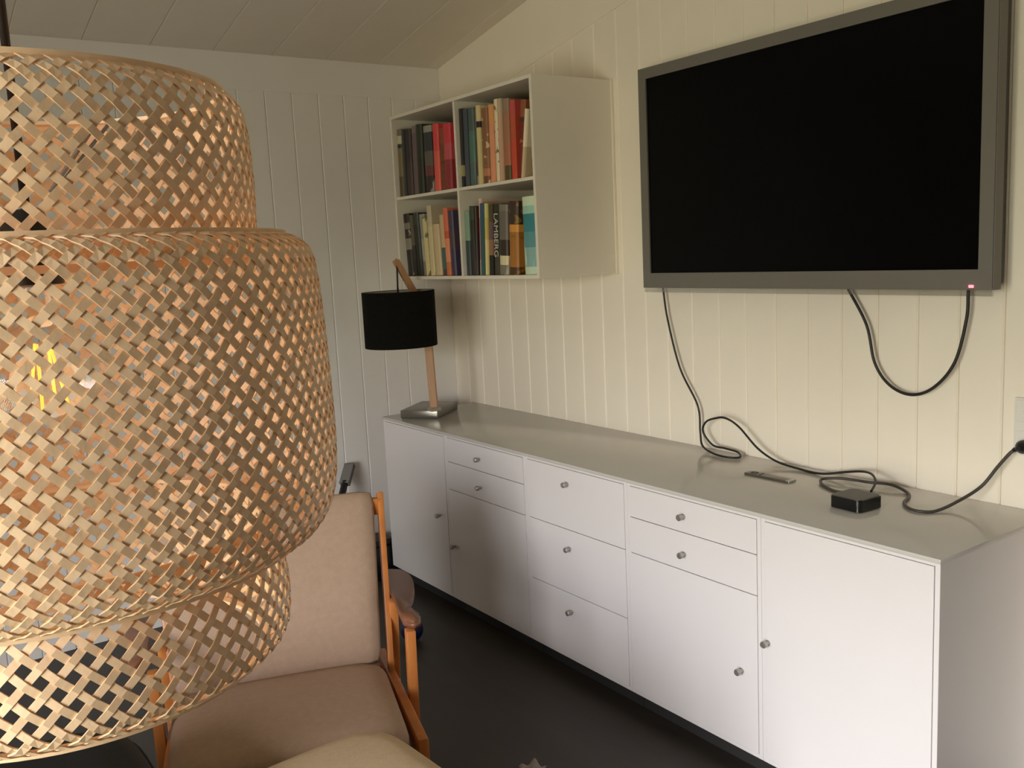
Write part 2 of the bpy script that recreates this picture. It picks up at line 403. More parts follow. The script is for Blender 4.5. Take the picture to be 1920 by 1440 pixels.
UL = [
 (-.206, -.242, .305, -0.006, [(0, (92, 72, 44)), (.3, (128, 108, 74)), (.72, (48, 40, 32)), (.78, (196, 186, 160)), (.9, (120, 110, 92))], 'tan and brown book with a cream top band, far left of the upper shelf', None),
 (-.244, -.262, .298, -0.006, [(0, (66, 70, 68))], 'thin slate grey book beside the tan and brown book', None),
 (-.264, -.315, .298, -0.006, [(0, (72, 56, 54)), (.5, (62, 48, 50))], 'dark maroon-brown book left of the mauve book', None),
 (-.317, -.374, .303, -0.006, [(0, (112, 94, 96)), (.9, (130, 114, 112))], 'mauve-grey book between two dark ones on the upper left shelf', None),
 (-.377, -.431, .303, -0.006, [(0, (44, 46, 36)), (.5, (50, 54, 44))], 'black-green book right of the mauve-grey book', None),
 (-.434, -.505, .288, -0.006, [(0, (58, 46, 46)), (.25, (112, 60, 62)), (.4, (96, 92, 86)), (.62, (54, 56, 60)), (.9, (150, 148, 138))], 'patchy grey and maroon book left of the coral red book', ((152, 146, 136), 18, .6, (1, 1, .5))),
 (-.510, -.557, .287, -0.006, [(0, (226, 96, 82)), (.6, (220, 72, 70))], 'coral red book on the upper left shelf', None),
 (-.560, -.604, .262, -0.006, [(0, (118, 72, 38)), (.75, (140, 80, 50))], 'brown book between two red books on the upper shelf', ((86, 48, 26), 30, .6)),
 (-.607, -.668, .275, -0.006, [(0, (150, 52, 56)), (.45, (196, 82, 90)), (.7, (206, 60, 70))], 'crimson book against the middle divider on the upper shelf', None),
]
UR = [
 (-.744, -.765, .318, -0.005, [(0, (40, 34, 30)), (.14, (158, 150, 96)), (.28, (52, 46, 44))], 'dark brown book with a yellow-green label, just right of the divider', None),
 (-.767, -.795, .312, -0.005, [(0, (74, 78, 92)), (.5, (72, 80, 88))], 'slate blue book near the divider on the upper shelf', None),
 (-.797, -.840, .312, -0.005, [(0, (86, 104, 100)), (.3, (84, 116, 104)), (.7, (78, 94, 88))], 'grey-green book on the upper right shelf', ((58, 80, 72), 14, .62, (2, 2, .3))),
 (-.842, -.868, .306, -0.005, [(0, (164, 152, 138)), (.12, (88, 74, 72)), (.6, (104, 98, 90))], 'narrow purple-grey book left of the cream book with a black band', None),
 (-.870, -.898, .311, -0.005, [(0, (214, 198, 140)), (.72, (44, 32, 36)), (.8, (222, 202, 150))], 'cream yellow book with a black band near its top', None),
 (-.900, -.944, .295, -0.005, [(0, (120, 72, 44)), (.1, (190, 124, 88)), (.2, (140, 96, 62))], 'brown book with pale marks left of the peach book', ((214, 186, 146), 34, .6)),
 (-.946, -.978, .303, -0.005, [(0, (226, 152, 112)), (.75, (226, 158, 98))], 'peach orange book on the upper right shelf', None),
 (-.980, -1.019, .318, -0.005, [(0, (236, 224, 190))], 'white book with brown marks on the upper right shelf', ((140, 112, 78), 30, .57)),
 (-1.021, -1.049, .314, -0.005, [(0, (206, 164, 136)), (.8, (196, 172, 144))], 'pinkish tan book right of the white one', None),
 (-1.051, -1.090, .308, -0.005, [(0, (90, 74, 38)), (.18, (176, 112, 76)), (.45, (166, 118, 88)), (.85, (150, 128, 108))], 'tan and olive book left of the red-orange book', None),
 (-1.092, -1.124, .298, -0.004, [(0, (206, 76, 52)), (.5, (196, 84, 54)), (.8, (200, 84, 74))], 'red-orange book on the upper right shelf', None),
 (-1.128, -1.160, .290, -0.036, [(0, (122, 44, 30)), (.5, (118, 40, 32)), (.72, (74, 34, 22)), (.78, (150, 88, 52))], 'dark red book leaning right, left of the leaning cream book', ((176, 112, 70), 26, .6)),
 (-1.163, -1.184, .252, -0.044, [(0, (206, 182, 144)), (.45, (238, 222, 190))], 'narrow cream book leaning right at the end of the upper shelf', None),
]
UR2 = (-1.234, -1.2615, .30, 0, [(0, (110, 36, 38)), (.22, (148, 138, 118)), (.7, (128, 132, 122))], 'grey book with a dark red base against the right side panel', None)
LL = [
 (-.236, -.288, .287, 0.017, [(0, (48, 36, 36)), (.42, (134, 128, 112)), (.6, (50, 40, 34)), (.75, (128, 120, 106)), (.85, (44, 34, 28))], 'black book with pale marks, far left of the lower shelf', ((150, 144, 128), 26, .64)),
 (-.290, -.313, .279, 0.017, [(0, (58, 54, 46)), (.5, (98, 90, 78))], 'thin dark grey book second on the lower left shelf', None),
 (-.315, -.357, .287, 0.015, [(0, (44, 46, 38)), (.8, (56, 62, 50))], 'black-green book third on the lower left shelf', None),
 (-.359, -.404, .278, 0.013, [(0, (126, 120, 114)), (.24, (170, 162, 148)), (.6, (146, 146, 142))], 'pale blue-grey book on the lower left shelf', None),
 (-.406, -.436, .264, 0.011, [(0, (206, 192, 142))], 'cream book with olive marks left of the tallest white one', ((112, 98, 48), 22, .56, (1, 1, .6))),
 (-.438, -.474, .312, 0.008, [(0, (204, 188, 146)), (.7, (190, 176, 150))], 'tallest cream white book on the lower left shelf', ((124, 108, 62), 22, .66, (1, 1, .5))),
 (-.477, -.528, .227, 0.008, [(0, (206, 182, 144))], 'short beige book on the lower left shelf', None),
 (-.530, -.578, .265, 0.008, [(0, (76, 70, 72)), (.1, (72, 104, 98)), (.46, (208, 178, 140))], 'beige book with a teal lower half', None),
 (-.583, -.616, .291, 0.0075, [(0, (206, 112, 66)), (.2, (230, 142, 104)), (.55, (206, 88, 54)), (.66, (220, 112, 84))], 'coral orange book on the lower left shelf', None),
 (-.619, -.655, .279, 0.0075, [(0, (66, 56, 84)), (.4, (80, 62, 74)), (.7, (70, 62, 84))], 'navy purple book beside the divider on the lower shelf', None),
]
LR = [
 (-.744, -.777, .268, -0.003, [(0, (56, 66, 70)), (.2, (50, 72, 70)), (.54, (134, 162, 140))], 'dark teal book with a mint green upper half', None),
 (-.779, -.808, .287, -0.003, [(0, (52, 40, 36)), (.4, (44, 48, 32)), (.8, (66, 72, 50))], 'dark green-black book right of the mint topped book', None),
 (-.810, -.826, .282, -0.01, [(0, (44, 30, 30)), (.6, (60, 30, 28))], 'thin black-maroon book left of the pink spine', None),
 (-.830, -.851, .313, -0.016, [(0, (226, 196, 176)), (.2, (208, 120, 124)), (.75, (222, 190, 168))], 'pink and white thin book leaning left on the lower shelf', None),
 (-.853, -.879, .292, -0.016, [(0, (46, 90, 92)), (.6, (46, 86, 104)), (.85, (66, 84, 116))], 'teal blue book leaning beside the pink one', None),
 (-.881, -.902, .290, -0.016, [(0, (226, 206, 140)), (.5, (212, 186, 96)), (.8, (210, 206, 128))], 'thin yellow book leaning beside the teal blue one', None),
 (-.904, -.930, .286, -0.016, [(0, (30, 26, 24)), (.28, (150, 110, 82)), (.5, (110, 84, 90)), (.75, (86, 70, 50))], 'dark brown book with coloured marks right of the yellow one', None),
 (-.933, -.985, .283, -0.016, [(0, (70, 66, 50)), (.3, (52, 52, 38))], 'black book with large white lettering down its spine', None),
 (-.988, -1.046, .277, -0.016, [(0, (126, 120, 104)), (.14, (226, 212, 172)), (.27, (56, 42, 32)), (.5, (112, 104, 94)), (.9, (130, 122, 110))], 'black and grey book with a white square near its base', ((170, 162, 138), 16, .62, (1, 1, .3))),
 (-1.049, -1.112, .285, -0.016, [(0, (84, 52, 28)), (.1, (172, 112, 44)), (.58, (222, 150, 62)), (.68, (66, 48, 36))], 'golden yellow book with a dark top on the lower right shelf', ((138, 102, 34), 24, .6)),
 (-1.146, -1.235, .297, 0, [(0, (206, 220, 196)), (.1, (142, 180, 176)), (.35, (96, 152, 156)), (.55, (58, 134, 142)), (.78, (164, 208, 190)), (.88, (214, 230, 200))], 'wide turquoise and white watercolour book at the right end of the lower shelf', ((196, 222, 206), 9, .58, (1, 3, .8))),
]
def shelf_row(rows, zb):
    for i, (a, b, h, lean, bands, label, pat) in enumerate(rows):
        book(a, b, h, lean, zb, bands, label, depth=.19 + .04 * ((i * 7) % 5) / 5, pat=pat, dx=.004 * ((i * 5) % 4), text='LAMBERG' if 'lettering' in label else None)
shelf_row(UL, ZU); shelf_row(UR, ZU); shelf_row([UR2], ZU); shelf_row(LL, ZL); shelf_row(LR, ZL)

# ------------------------------------------------------------------ television
ty1, ty0, tz0, tz1 = -1.5234, -2.8146, 1.384, 2.1575
tv = thing('television', 'large flat television with black screen and grey frame on the wall', 'television', (0, 0, 0))
bm = bmesh.new(); X0, X1 = -.10, -.062
oy = [(ty1, tz0), (ty0, tz0), (ty0, tz1), (ty1, tz1)]
iy = [(ty1 - .040, tz0 + .053), (ty0 + .040, tz0 + .053), (ty0 + .040, tz1 - .038), (ty1 - .040, tz1 - .038)]
A = [bm.verts.new((X0, y, z)) for y, z in oy]; B = [bm.verts.new((X0, y, z)) for y, z in iy]
A2 = [bm.verts.new((X1, y, z)) for y, z in oy]; B2 = [bm.verts.new((X1, y, z)) for y, z in iy]
for i in range(4):
    j = (i + 1) % 4
    bm.faces.new((A[i], A[j], B[j], B[i])); bm.faces.new((A2[j], A2[i], B2[i], B2[j])); bm.faces.new((A[j], A[i], A2[i], A2[j])); bm.faces.new((B[i], B[j], B2[j], B2[i]))
bmesh.ops.bevel(bm, geom=[e_ for e_ in bm.edges if all(v_ in A for v_ in e_.verts)], offset=.003, segments=2, affect='EDGES')
obj('frame', bm, M['bezel'], tv)
obj('screen', bx((X0 + .006, ty0 + .039, tz0 + .052), (X0 + .02, ty1 - .039, tz1 - .037)), M['glassblack'], tv)
obj('back_housing', bx((X1, ty0 + .012, tz0 + .01), (-.02, ty1 - .012, tz1 - .01), .01), M['black'], tv)
obj('wall_mount', bx((-.02, -2.45, 1.6), (-.001, -1.9, 1.95)), M['grey'], tv)
obj('acrylic_strip', bx((X0 + .004, ty0 + .005, tz0 - .016), (X0 + .012, ty1 - .005, tz0)), M['acrylic'], tv)
obj('power_light', bx((X0 - .0015, -2.764, 1.390), (X0 + .001, -2.751, 1.397), .001), M['red'], tv)

# ------------------------------------------------------------------ cables, plug, box, remote
def cable(name, pts, r, m, label, n=8):
    return tag(obj(name, tube(bmesh.new(), catmull(pts, n), r, 8), m, smooth='all'), label, 'cable')
hz = HT + .0052
cable('television_cable', [(-.031, -1.554, 1.3835), (-.03, -1.5559, 1.374), (-.03, -1.5759, 1.2611), (-.03, -1.6333, 1.0864), (-.03, -1.7175, .9564), (-.03, -1.7281, .8594), (-.045, -1.752, .815), (-.075, -1.83, hz), (-.088, -1.905, hz), (-.060, -1.938, hz), (-.032, -1.905, hz + .008), (-.035, -1.85, hz + .014), (-.045, -1.80, .825), (-.055, -1.765, .87), (-.06, -1.785, .908), (-.06, -1.83, .927), (-.06, -1.8758, .933), (-.06, -1.9351, .9104), (-.06, -2.015, .8479), (-.058, -2.09, .815), (-.056, -2.173, hz), (-.062, -2.269, hz), (-.045, -2.345, .819), (-.05, -2.405, .832), (-.08, -2.46, .838), (-.13, -2.505, .832), (-.185, -2.528, .819)], .0037, M['rubber'], 'black cable running from the television down to a coil and on to the small box')
cable('hanging_cable', [(-.03, -2.338, 1.390), (-.03, -2.3449, 1.3749), (-.03, -2.4053, 1.2729), (-.03, -2.4328, 1.1632), (-.03, -2.4822, 1.1007), (-.03, -2.55, 1.079), (-.03, -2.6174, 1.1055), (-.03, -2.6779, 1.1807), (-.03, -2.7082, 1.2988), (-.032, -2.7128, 1.37), (-.03, -2.712, 1.390)], .0045, M['rubber'], 'black cable hanging in a loop below the right half of the television')
bxo = thing('media_box', 'small black square box on the right part of the sideboard top', 'media box', (-.291, -2.552, HT), math.radians(-3))
def rsq(h, r, n=6):
    out = []
    for cx_, cy_, a0 in ((h - r, h - r, 0), (-h + r, h - r, 90), (-h + r, -h + r, 180), (h - r, -h + r, 270)):
        for i in range(n + 1):
            a = math.radians(a0 + 90 * i / n); out.append((cx_ + r * math.cos(a), cy_ + r * math.sin(a)))
    return out
bm = bmesh.new(); prism(bm, rsq(.05, .014), .003, .036)
bmesh.ops.bevel(bm, geom=[e_ for e_ in bm.edges if e_.verts[0].co.z > .035 and e_.verts[1].co.z > .035], offset=.002, segments=2, affect='EDGES')
obj('casing', bm, mat('gloss_black_casing', (16, 16, 17), .25), bxo, smooth=True)
obj('lid', prism(bmesh.new(), rsq(.046, .012), .0361, .0368), mat('satin_grey_lid', (70, 68, 64), .45), bxo)
obj('foot', lathe(bmesh.new(), [(0, 0), (.036, 0), (.036, .003), (0, .003)], 24), M['black'], bxo)
obj('port', bx((.0495, -.02, .012), (.0515, -.006, .02)), M['grey'], bxo); obj('port', bx((.0495, .008, .012), (.0515, .02, .02)), M['grey'], bxo)
cable('box_cable', [(-.237, -2.545, .818), (-.21, -2.50, .815), (-.205, -2.43, hz), (-.170, -2.355, hz), (-.128, -2.322, hz + .004), (-.10, -2.36, .812), (-.085, -2.41, .812), (-.08, -2.45, .812), (-.06, -2.51, .812), (-.072, -2.565, hz), (-.115, -2.602, hz), (-.172, -2.622, hz), (-.215, -2.662, hz), (-.222, -2.70, hz), (-.19, -2.725, hz), (-.12, -2.742, .818), (-.06, -2.775, .855), (-.045, -2.812, .915), (-.04, -2.838, .952), (-.034, -2.848, .963)], .0044, M['greyrub'], 'dark grey power cable looping round the small box up to the wall socket')
pl = thing('power_plug', 'black power plug in the lower outlet of the white wall socket', 'plug', (0, 0, 0))
obj('plug_body', lathe(bmesh.new(), [(0, .0), (.017, 0), (.018, .018), (.013, .03), (.006, .038), (0, .038)], 20, Matrix.Translation((-.0145, -2.866, .972)) @ Matrix.Rotation(-PI / 2, 4, 'Y')), M['black'], pl, smooth=True)
obj('strain_relief', tube(bmesh.new(), [(-.04, -2.862, .970), (-.036, -2.85, .964), (-.034, -2.845, .961)], [.008, .007, .0055], 10), M['black'], pl, smooth=True)
so = thing('wall_socket', 'white double wall socket at the right edge above the sideboard', 'wall socket', (0, 0, 0))
obj('frame', bx((-.012, -2.912, .945), (-.0005, -2.832, 1.098), .003), M['socket'], so, smooth=True)
for z0 in (1.035, .953):
    obj('outlet', bx((-.0145, -2.906, z0), (-.0115, -2.838, z0 + .058), .002), M['socket'], so, smooth=True)
for zc, hole in ((1.064, True),):
    obj('pin_hole', lathe(bmesh.new(), [(0, 0), (.003, 0), (.003, .001), (0, .001)], 10, Matrix.Translation((-.0142, -2.882, zc)) @ Matrix.Rotation(-PI / 2, 4, 'Y')), M['gap'], so)
    obj('pin_hole', lathe(bmesh.new(), [(0, 0), (.003, 0), (.003, .001), (0, .001)], 10, Matrix.Translation((-.0142, -2.862, zc)) @ Matrix.Rotation(-PI / 2, 4, 'Y')), M['gap'], so)
rm = thing('remote_control', 'slim silver remote control lying on the sideboard top', 'remote control', (-.198, -2.179, HT), math.radians(1.5))
bm = bx((-.018, -.086, 0), (.018, .086, .0075), .003, 3); obj('body', bm, M['silver'], rm, smooth=True)
obj('button_ring', lathe(bmesh.new(), [(.008, .0076), (.013, .0076), (.013, .0085), (.008, .0085)], 20, Matrix.Translation((0, .058, 0)), closed=True), M['black'], rm)
for i in range(2): obj('button', lathe(bmesh.new(), [(0, .0075), (.0045, .0075), (.0045, .0085), (0, .0085)], 12, Matrix.Translation((-.007 + .014 * i, .03, 0))), M['black'], rm)
obj('end_cap', bx((-.0175, -.0865, .0005), (.0175, -.072, .0079), .0015), M['chrome'], rm)

# ------------------------------------------------------------------ table lamp
tl = thing('table_lamp', 'table lamp with black drum shade hung from a slanted wooden arm', 'lamp', (0, 0, 0))
PX = Vector((-.375, -.410, 0)); ZP = 1.285; tip = Vector((-.548, -.459, 1.522))
bc_ = Vector((-.318, -.266, HT)); 
b_ = bx((-.132, -.0925, 0), (.132, .0925, .036), .003, 2); bmesh.ops.rotate(b_, verts=b_.verts[:], cent=(0, 0, 0), matrix=Matrix.Rotation(math.radians(38), 3, 'Z')); bmesh.ops.translate(b_, verts=b_.verts[:], vec=bc_)
obj('base', b_, mat('dull_steel_base', (132, 128, 120), .3, .7), tl, smooth=True)
obj('post_foot', bx((-.400, -.432, HT + .036), (-.35, -.388, HT + .052), .002), M['chrome'], tl)
PB = PX + Vector((0, 0, HT + .05)); PTp = Vector((-.383, -.400, ZP))
obj('post', bar(bmesh.new(), PB, PTp, .036, .026, (.8, -.6, 0)), M['lampwood'], tl)
dr = (tip - PTp).normalized()
obj('arm', bar(bmesh.new(), PTp - dr * .03, tip, .019, .019, (0, 1, 0)), M['lampwood'], tl)
obj('pivot', lathe(bmesh.new(), [(0, -.024), (.009, -.024), (.009, .024), (0, .024)], 14, Matrix.Translation(PTp) @ Matrix.Rotation(PI / 2, 4, 'X')), M['chrome'], tl)
hk = tip - Vector((0, 0, .004))
sz1, sz0, sr = 1.392, 1.152, .158
obj('cord', tube(bmesh.new(), [tip + Vector((0.004, 0, -.01)), Vector((tip.x, tip.y, sz1 + .02)), Vector((tip.x, tip.y, sz1 - .03))], [.004, .004, .007], 8), M['black'], tl)
obj('shade', lathe(bmesh.new(), [(sr, sz0), (sr, sz1), (sr - .003, sz1), (sr - .003, sz0)], 64, Matrix.Translation((tip.x, tip.y, 0)), closed=True), M['shade'], tl, smooth=True)
sh = [o for o in bpy.data.objects if o.name.startswith('shade') and o.parent == tl][0]
obj('lining', lathe(bmesh.new(), [(sr - .0032, sz0 + .002), (sr - .0032, sz1 - .002), (sr - .0045, sz1 - .002), (sr - .0045, sz0 + .002)], 48, Matrix.Translation((tip.x, tip.y, 0)), closed=True), M['shadein'], sh, smooth=True)
bm = bmesh.new()
for i in range(3):
    a = 2 * PI * i / 3 + .5; tube(bm, [(tip.x, tip.y, sz1 - .02), (tip.x + (sr - .004) * math.cos(a), tip.y + (sr - .004) * math.sin(a), sz1 - .006)], .002, 6)
obj('spider', bm, M['chrome'], sh)
obj('socket', lathe(bmesh.new(), [(0, sz1 - .02), (.02, sz1 - .02), (.02, sz1 - .08), (.028, sz1 - .12), (.02, sz1 - .16), (0, sz1 - .165)], 20, Matrix.Translation((tip.x, tip.y, 0))), M['socket'], tl, smooth=True)

# ------------------------------------------------------------------ easy chair
CH = Vector((-1.362, -1.761, 0)); ay = math.radians(-18); Wd = Vector((math.cos(ay), math.sin(ay), 0)); Fd = Vector((math.sin(ay), -math.cos(ay), 0))
# chair frame: local x = to the sitter's left (image right), local y = backwards; origin on the floor under the seat crease centre
CW = .57
org = CH - Wd * (CW / 2)
ec = thing('easy_chair', 'wooden easy chair with beige wool cushions and paddle armrests', 'chair', org, ay)
inv = Matrix.Translation(org) @ Matrix.Rotation(ay, 4, 'Z'); invi = inv.inverted()
def loc(p_): return invi @ Vector(p_)
# seat cushion: crease at local y=0, front at y=-.44
def seatwarp(p_):
    u = (.22 - p_.y) / .44     # 0 back .. 1 front
    return (p_.x * (1 - .03 * u), p_.y, p_.z + .015 * u)
obj('seat_cushion', pillow((CW / 2 + .005, .245, .065), .05, 14, (.018, .01), seatwarp, 12), M['fabric'], ec, smooth='all', loc=(0, -.205, .338))
# back cushion leans back, wider at the top
Lb = .50; rec = math.radians(23)
def backwarp(p_):
    u = (p_.y + Lb / 2) / Lb
    return (p_.x * (1 + .13 * u), p_.y, p_.z + .012 * math.sin(u * PI) )
obj('back_cushion', pillow((CW / 2 - .005, Lb / 2, .055), .026, 14, (.012, .006), backwarp), M['fabric'], ec, smooth='all',
    loc=(0, .055 + .25 * math.sin(rec), .385 + .25 * math.cos(rec) - .01), rot=(PI / 2 - rec, 0, 0))
for s in (1, -1):
    ex = CW / 2 - (.028 if s < 0 else 0)
    obj('back_stile', bar(bmesh.new(), (s * (ex + .022), .03, .33), (s * (ex + .052), .222, .838), .018, .030), M['teak'], ec, smooth=True)
    obj('seat_rail', bar(bmesh.new(), (s * (ex + .022), .22, .315), (s * (ex + .026), -.42, .345), .026, .06), M['teak'], ec, smooth=True)
    obj('rear_leg', bar(bmesh.new(), (s * (ex + .045), .17, 0), (s * (ex + .050), .09, .545), .026, .036), M['teak'], ec, smooth=True)
    obj('front_leg', bar(bmesh.new(), (s * (ex + .05), -.13, 0), (s * (ex + .056), -.145, .545), .026, .034), M['teak'], ec, smooth=True)
    arm = [(-1.235, -1.521), (-1.209, -1.493), (-1.177, -1.515), (-1.172, -1.579), (-1.2, -1.664), (-1.249, -1.748), (-1.289, -1.798), (-1.303, -1.848), (-1.308, -1.894), (-1.329, -1.924), (-1.349, -1.925), (-1.356, -1.89), (-1.331, -1.813), (-1.296, -1.716), (-1.261, -1.608)]
    lp = [loc((a, b, 0)) for a, b in arm]; lp = catmull([(q.x, q.y, 0) for q in lp + [lp[0]]], 4)[:-1]
    pts = [(s * q.x, q.y) for q in lp]
    if s < 0: pts = pts[::-1]
    bm = bmesh.new(); prism(bm, pts[::-1], .545, .567)
    bmesh.ops.bevel(bm, geom=[e_ for e_ in bm.edges if abs(e_.verts[0].co.z - e_.verts[1].co.z) < 1e-5], offset=.006, segments=3, affect='EDGES')
    obj('armrest', bm, M['darkteak'], ec, smooth='all')
obj('front_rail', bar(bmesh.new(), (-CW / 2 - .015, -.40, .30), (CW / 2 + .015, -.40, .30), .03, .05, (0, 1, 0)), M['teak'], ec)
obj('rear_rail', bar(bmesh.new(), (-CW / 2 - .015, .15, .30), (CW / 2 + .015, .15, .30), .03, .05, (0, 1, 0)), M['teak'], ec)
obj('top_rail', bar(bmesh.new(), (-CW / 2 - .05, .21, .80), (CW / 2 + .05, .21, .80), .024, .05, (0, 1, 0)), M['teak'], ec)
for i in range(5):
    x_ = -.22 + .11 * i; obj('back_slat', bar(bmesh.new(), (x_, .125, .33), (x_ * 1.08, .20, .79), .03, .012), M['teak'], ec)
for s in (1, -1):
    obj('screw', lathe(bmesh.new(), [(0, 0), (.006, 0), (.005, .003), (0, .004)], 12, Matrix.Translation((s * ((CW / 2 - (.028 if s < 0 else 0)) + .0365), -.02, .345)) @ Matrix.Rotation(s * PI / 2, 4, 'Y')), M['chrome'], ec)

# ------------------------------------------------------------------ footstool in front of the chair
fs = thing('footstool', 'footstool with light beige cushion in front of the easy chair', 'footstool', (-1.797, -2.415, 0), math.radians(4))
obj('cushion', pillow((.235, .225, .06), .045, 14, (.03, .008), None, 7), M['fabric2'], fs, smooth='all', loc=(0, 0, .412))
for sx_ in (-1, 1):
    for sy_ in (-1, 1):
        obj('leg', bar(bmesh.new(), (sx_ * .20, sy_ * .19, 0), (sx_ * .195, sy_ * .18, .345), .032, .032), M['teak'], fs)
    obj('rail', bar(bmesh.new(), (sx_ * .1975, -.17, .32), (sx_ * .1975, .17, .32), .024, .045), M['teak'], fs)
for sy_ in (-1, 1): obj('rail', bar(bmesh.new(), (-.18, sy_ * .18, .32), (.18, sy_ * .18, .32), .045, .024, (0, 0, 1)), M['teak'], fs)

# ------------------------------------------------------------------ black pouf at the lower left
pf = thing('pouf', 'black leather pouf on the floor at the lower left below the pendant lamp', 'pouf', (-2.43, -2.32, 0))
obj('body', pillow((.34, .34, .285), .07, 12, (.02, 0), None, 8), M['leather'], pf, smooth='all', loc=(0, 0, .31))
obj('piping', tube(bmesh.new(), [(x_, y_, .54) for x_, y_ in (lambda q: q + q[:1])([(.341 * math.copysign(abs(math.cos(a)) ** .25, math.cos(a)), .341 * math.copysign(abs(math.sin(a)) ** .25, math.sin(a))) for a in [2 * PI * i / 48 for i in range(48)]])], .004, 6, False), M['leather'], pf, smooth='all')
for sx_ in (-1, 1):
    for sy_ in (-1, 1): obj('foot', lathe(bmesh.new(), [(0, 0), (.02, 0), (.024, .027), (0, .027)], 14, Matrix.Translation((sx_ * .25, sy_ * .25, 0))), M['black'], pf)

# ------------------------------------------------------------------ small things on the floor
sb = thing('storage_case', 'small black case on the floor in the corner beside the sideboard', 'case', (-.655, -.09, 0))
obj('body', bx((-.16, -.065, .001), (.16, .065, .17), .012, 3), M['black'], sb, smooth=True)
obj('lid', bx((-.162, -.067, .171), (.162, .067, .20), .008, 3), M['black'], sb, smooth=True)
obj('handle', tube(bmesh.new(), catmull([(-.05, 0, .198), (-.045, 0, .222), (.045, 0, .222), (.05, 0, .198)], 6), .005, 8), M['black'], sb, smooth='all')
ps = thing('pole', 'dark pole with a grey grip leaning on the far wall behind the chair', 'pole', (0, 0, 0))
g0 = Vector((-.640, -.03, .563)); g1 = Vector((-.705, -.10, .495)); g2 = Vector((-1.13, -.56, .012))
obj('grip', bar(bmesh.new(), g0, g1, .04, .024, (1, -.9, .2)), M['grey'], ps)
obj('tube', tube(bmesh.new(), [g1 + (g0 - g1) * .1, g1, g2], .016, 12), M['black'], ps, smooth=True)
obj('ferrule', tube(bmesh.new(), [g2 + (g1 - g2).normalized() * .03, g2], .019, 12), M['grey'], ps, smooth=True)
tag(obj('ball', lathe(bmesh.new(), [(.046 * math.sin(PI * i / 12) if 0 < i < 12 else 0, .046 - .046 * math.cos(PI * i / 12)) for i in range(13)], 24, Matrix.Translation((-.80, -.862, 0))), M['blue'], smooth='all'), 'small dark blue ball on the floor beyond the armrest', 'ball')
bm = bmesh.new(); bmesh.ops.create_grid(bm, x_segments=6, y_segments=6, size=.03)
for v_ in bm.verts: v_.co.z = .010 + .008 * math.sin(v_.co.x * 130 + 1) * math.cos(v_.co.y * 110); 
bmesh.ops.solidify(bm, geom=bm.faces[:], thickness=.001)
zmin = min(v_.co.z for v_ in bm.verts)
for v_ in bm.verts: v_.co.z -= zmin
tag(obj('pale_floor_spot', bm, mat('pale_spot_tone', (150, 140, 134), .8), loc=(-.985, -1.935, .001), smooth='all'), 'small pale spot on the dark floor, built as a crumpled sheet', 'paper')  # crumpled sheet stands for an unidentified pale spot

# ------------------------------------------------------------------ woven bamboo pendant lamp
AX = Vector((-2.3517, -3.2939, 0))
pd = thing('pendant_lamp', 'three-tiered woven bamboo pendant lamp hanging in the left foreground', 'lamp', AX)
def spline(prof, n):
    q = catmull([(r, 0, z) for r, z in prof], n); return [(v_.x, v_.z) for v_ in q]
def strip_mesh(prof, dphi, sign, width, amp, th=.0011):
    """one strip spiralling over the profile; alternates over and under the crossing strips"""
    fine = spline(prof, 24); cum = [0.0]; rho = []
    for (r0, z0), (r1, z1) in zip(fine[:-1], fine[1:]):
        cum.append(cum[-1] + math.hypot(r1 - r0, z1 - z0) / ((r0 + r1) / 2))
    tot = cum[-1]; step = dphi / 4; n = int(tot / step)
    bm = bmesh.new(); rings = []
    j = 0
    for k_ in range(n + 1):
        ph = k_ * step
        while j < len(cum) - 2 and cum[j + 1] < ph: j += 1
        f = (ph - cum[j]) / max(1e-9, cum[j + 1] - cum[j]); r = fine[j][0] + f * (fine[j + 1][0] - fine[j][0]); z = fine[j][1] + f * (fine[j + 1][1] - fine[j][1])
        dr_, dz_ = fine[j + 1][0] - fine[j][0], fine[j + 1][1] - fine[j][1]; l_ = math.hypot(dr_, dz_); dr_ /= l_; dz_ /= l_
        a = sign * ph; er = Vector((math.cos(a), math.sin(a), 0)); et = Vector((-math.sin(a), math.cos(a), 0))
        m_ = er * dr_ + Vector((0, 0, dz_)); nrm = et.cross(m_).normalized()
        if nrm.dot(er) < 0 and abs(nrm.z) < .9: nrm = -nrm
        off = amp * math.cos(PI * k_ / 2) * sign
        wv = (et * sign - m_).normalized() * (width / 2)
        c_ = er * r + Vector((0, 0, z)) + nrm * off
        rings.append([bm.verts.new(c_ + wv + nrm * th / 2), bm.verts.new(c_ - wv + nrm * th / 2), bm.verts.new(c_ - wv - nrm * th / 2), bm.verts.new(c_ + wv - nrm * th / 2)])
    for a, b in zip(rings[:-1], rings[1:]):
        for q in range(4): bm.faces.new((a[q], a[(q + 1) % 4], b[(q + 1) % 4], b[q]))
    bm.faces.new(rings[0][::-1]); bm.faces.new(rings[-1])
    return bm, tot
TIERS = [
    ('upper', [(.142, 1.669), (.152, 1.660), (.157, 1.645), (.159, 1.61), (.158, 1.57), (.155, 1.545)], 60, .0052),
    ('middle', [(.178, 1.564), (.190, 1.559), (.199, 1.545), (.203, 1.50), (.205, 1.44), (.205, 1.395), (.201, 1.363), (.190, 1.343), (.174, 1.334)], 80, .0050),
    ('lower', [(.150, 1.350), (.157, 1.32), (.160, 1.29), (.158, 1.262), (.150, 1.251), (.139, 1.245)], 56, .0052),
]
allstrips = []
camv = cam.location - AX
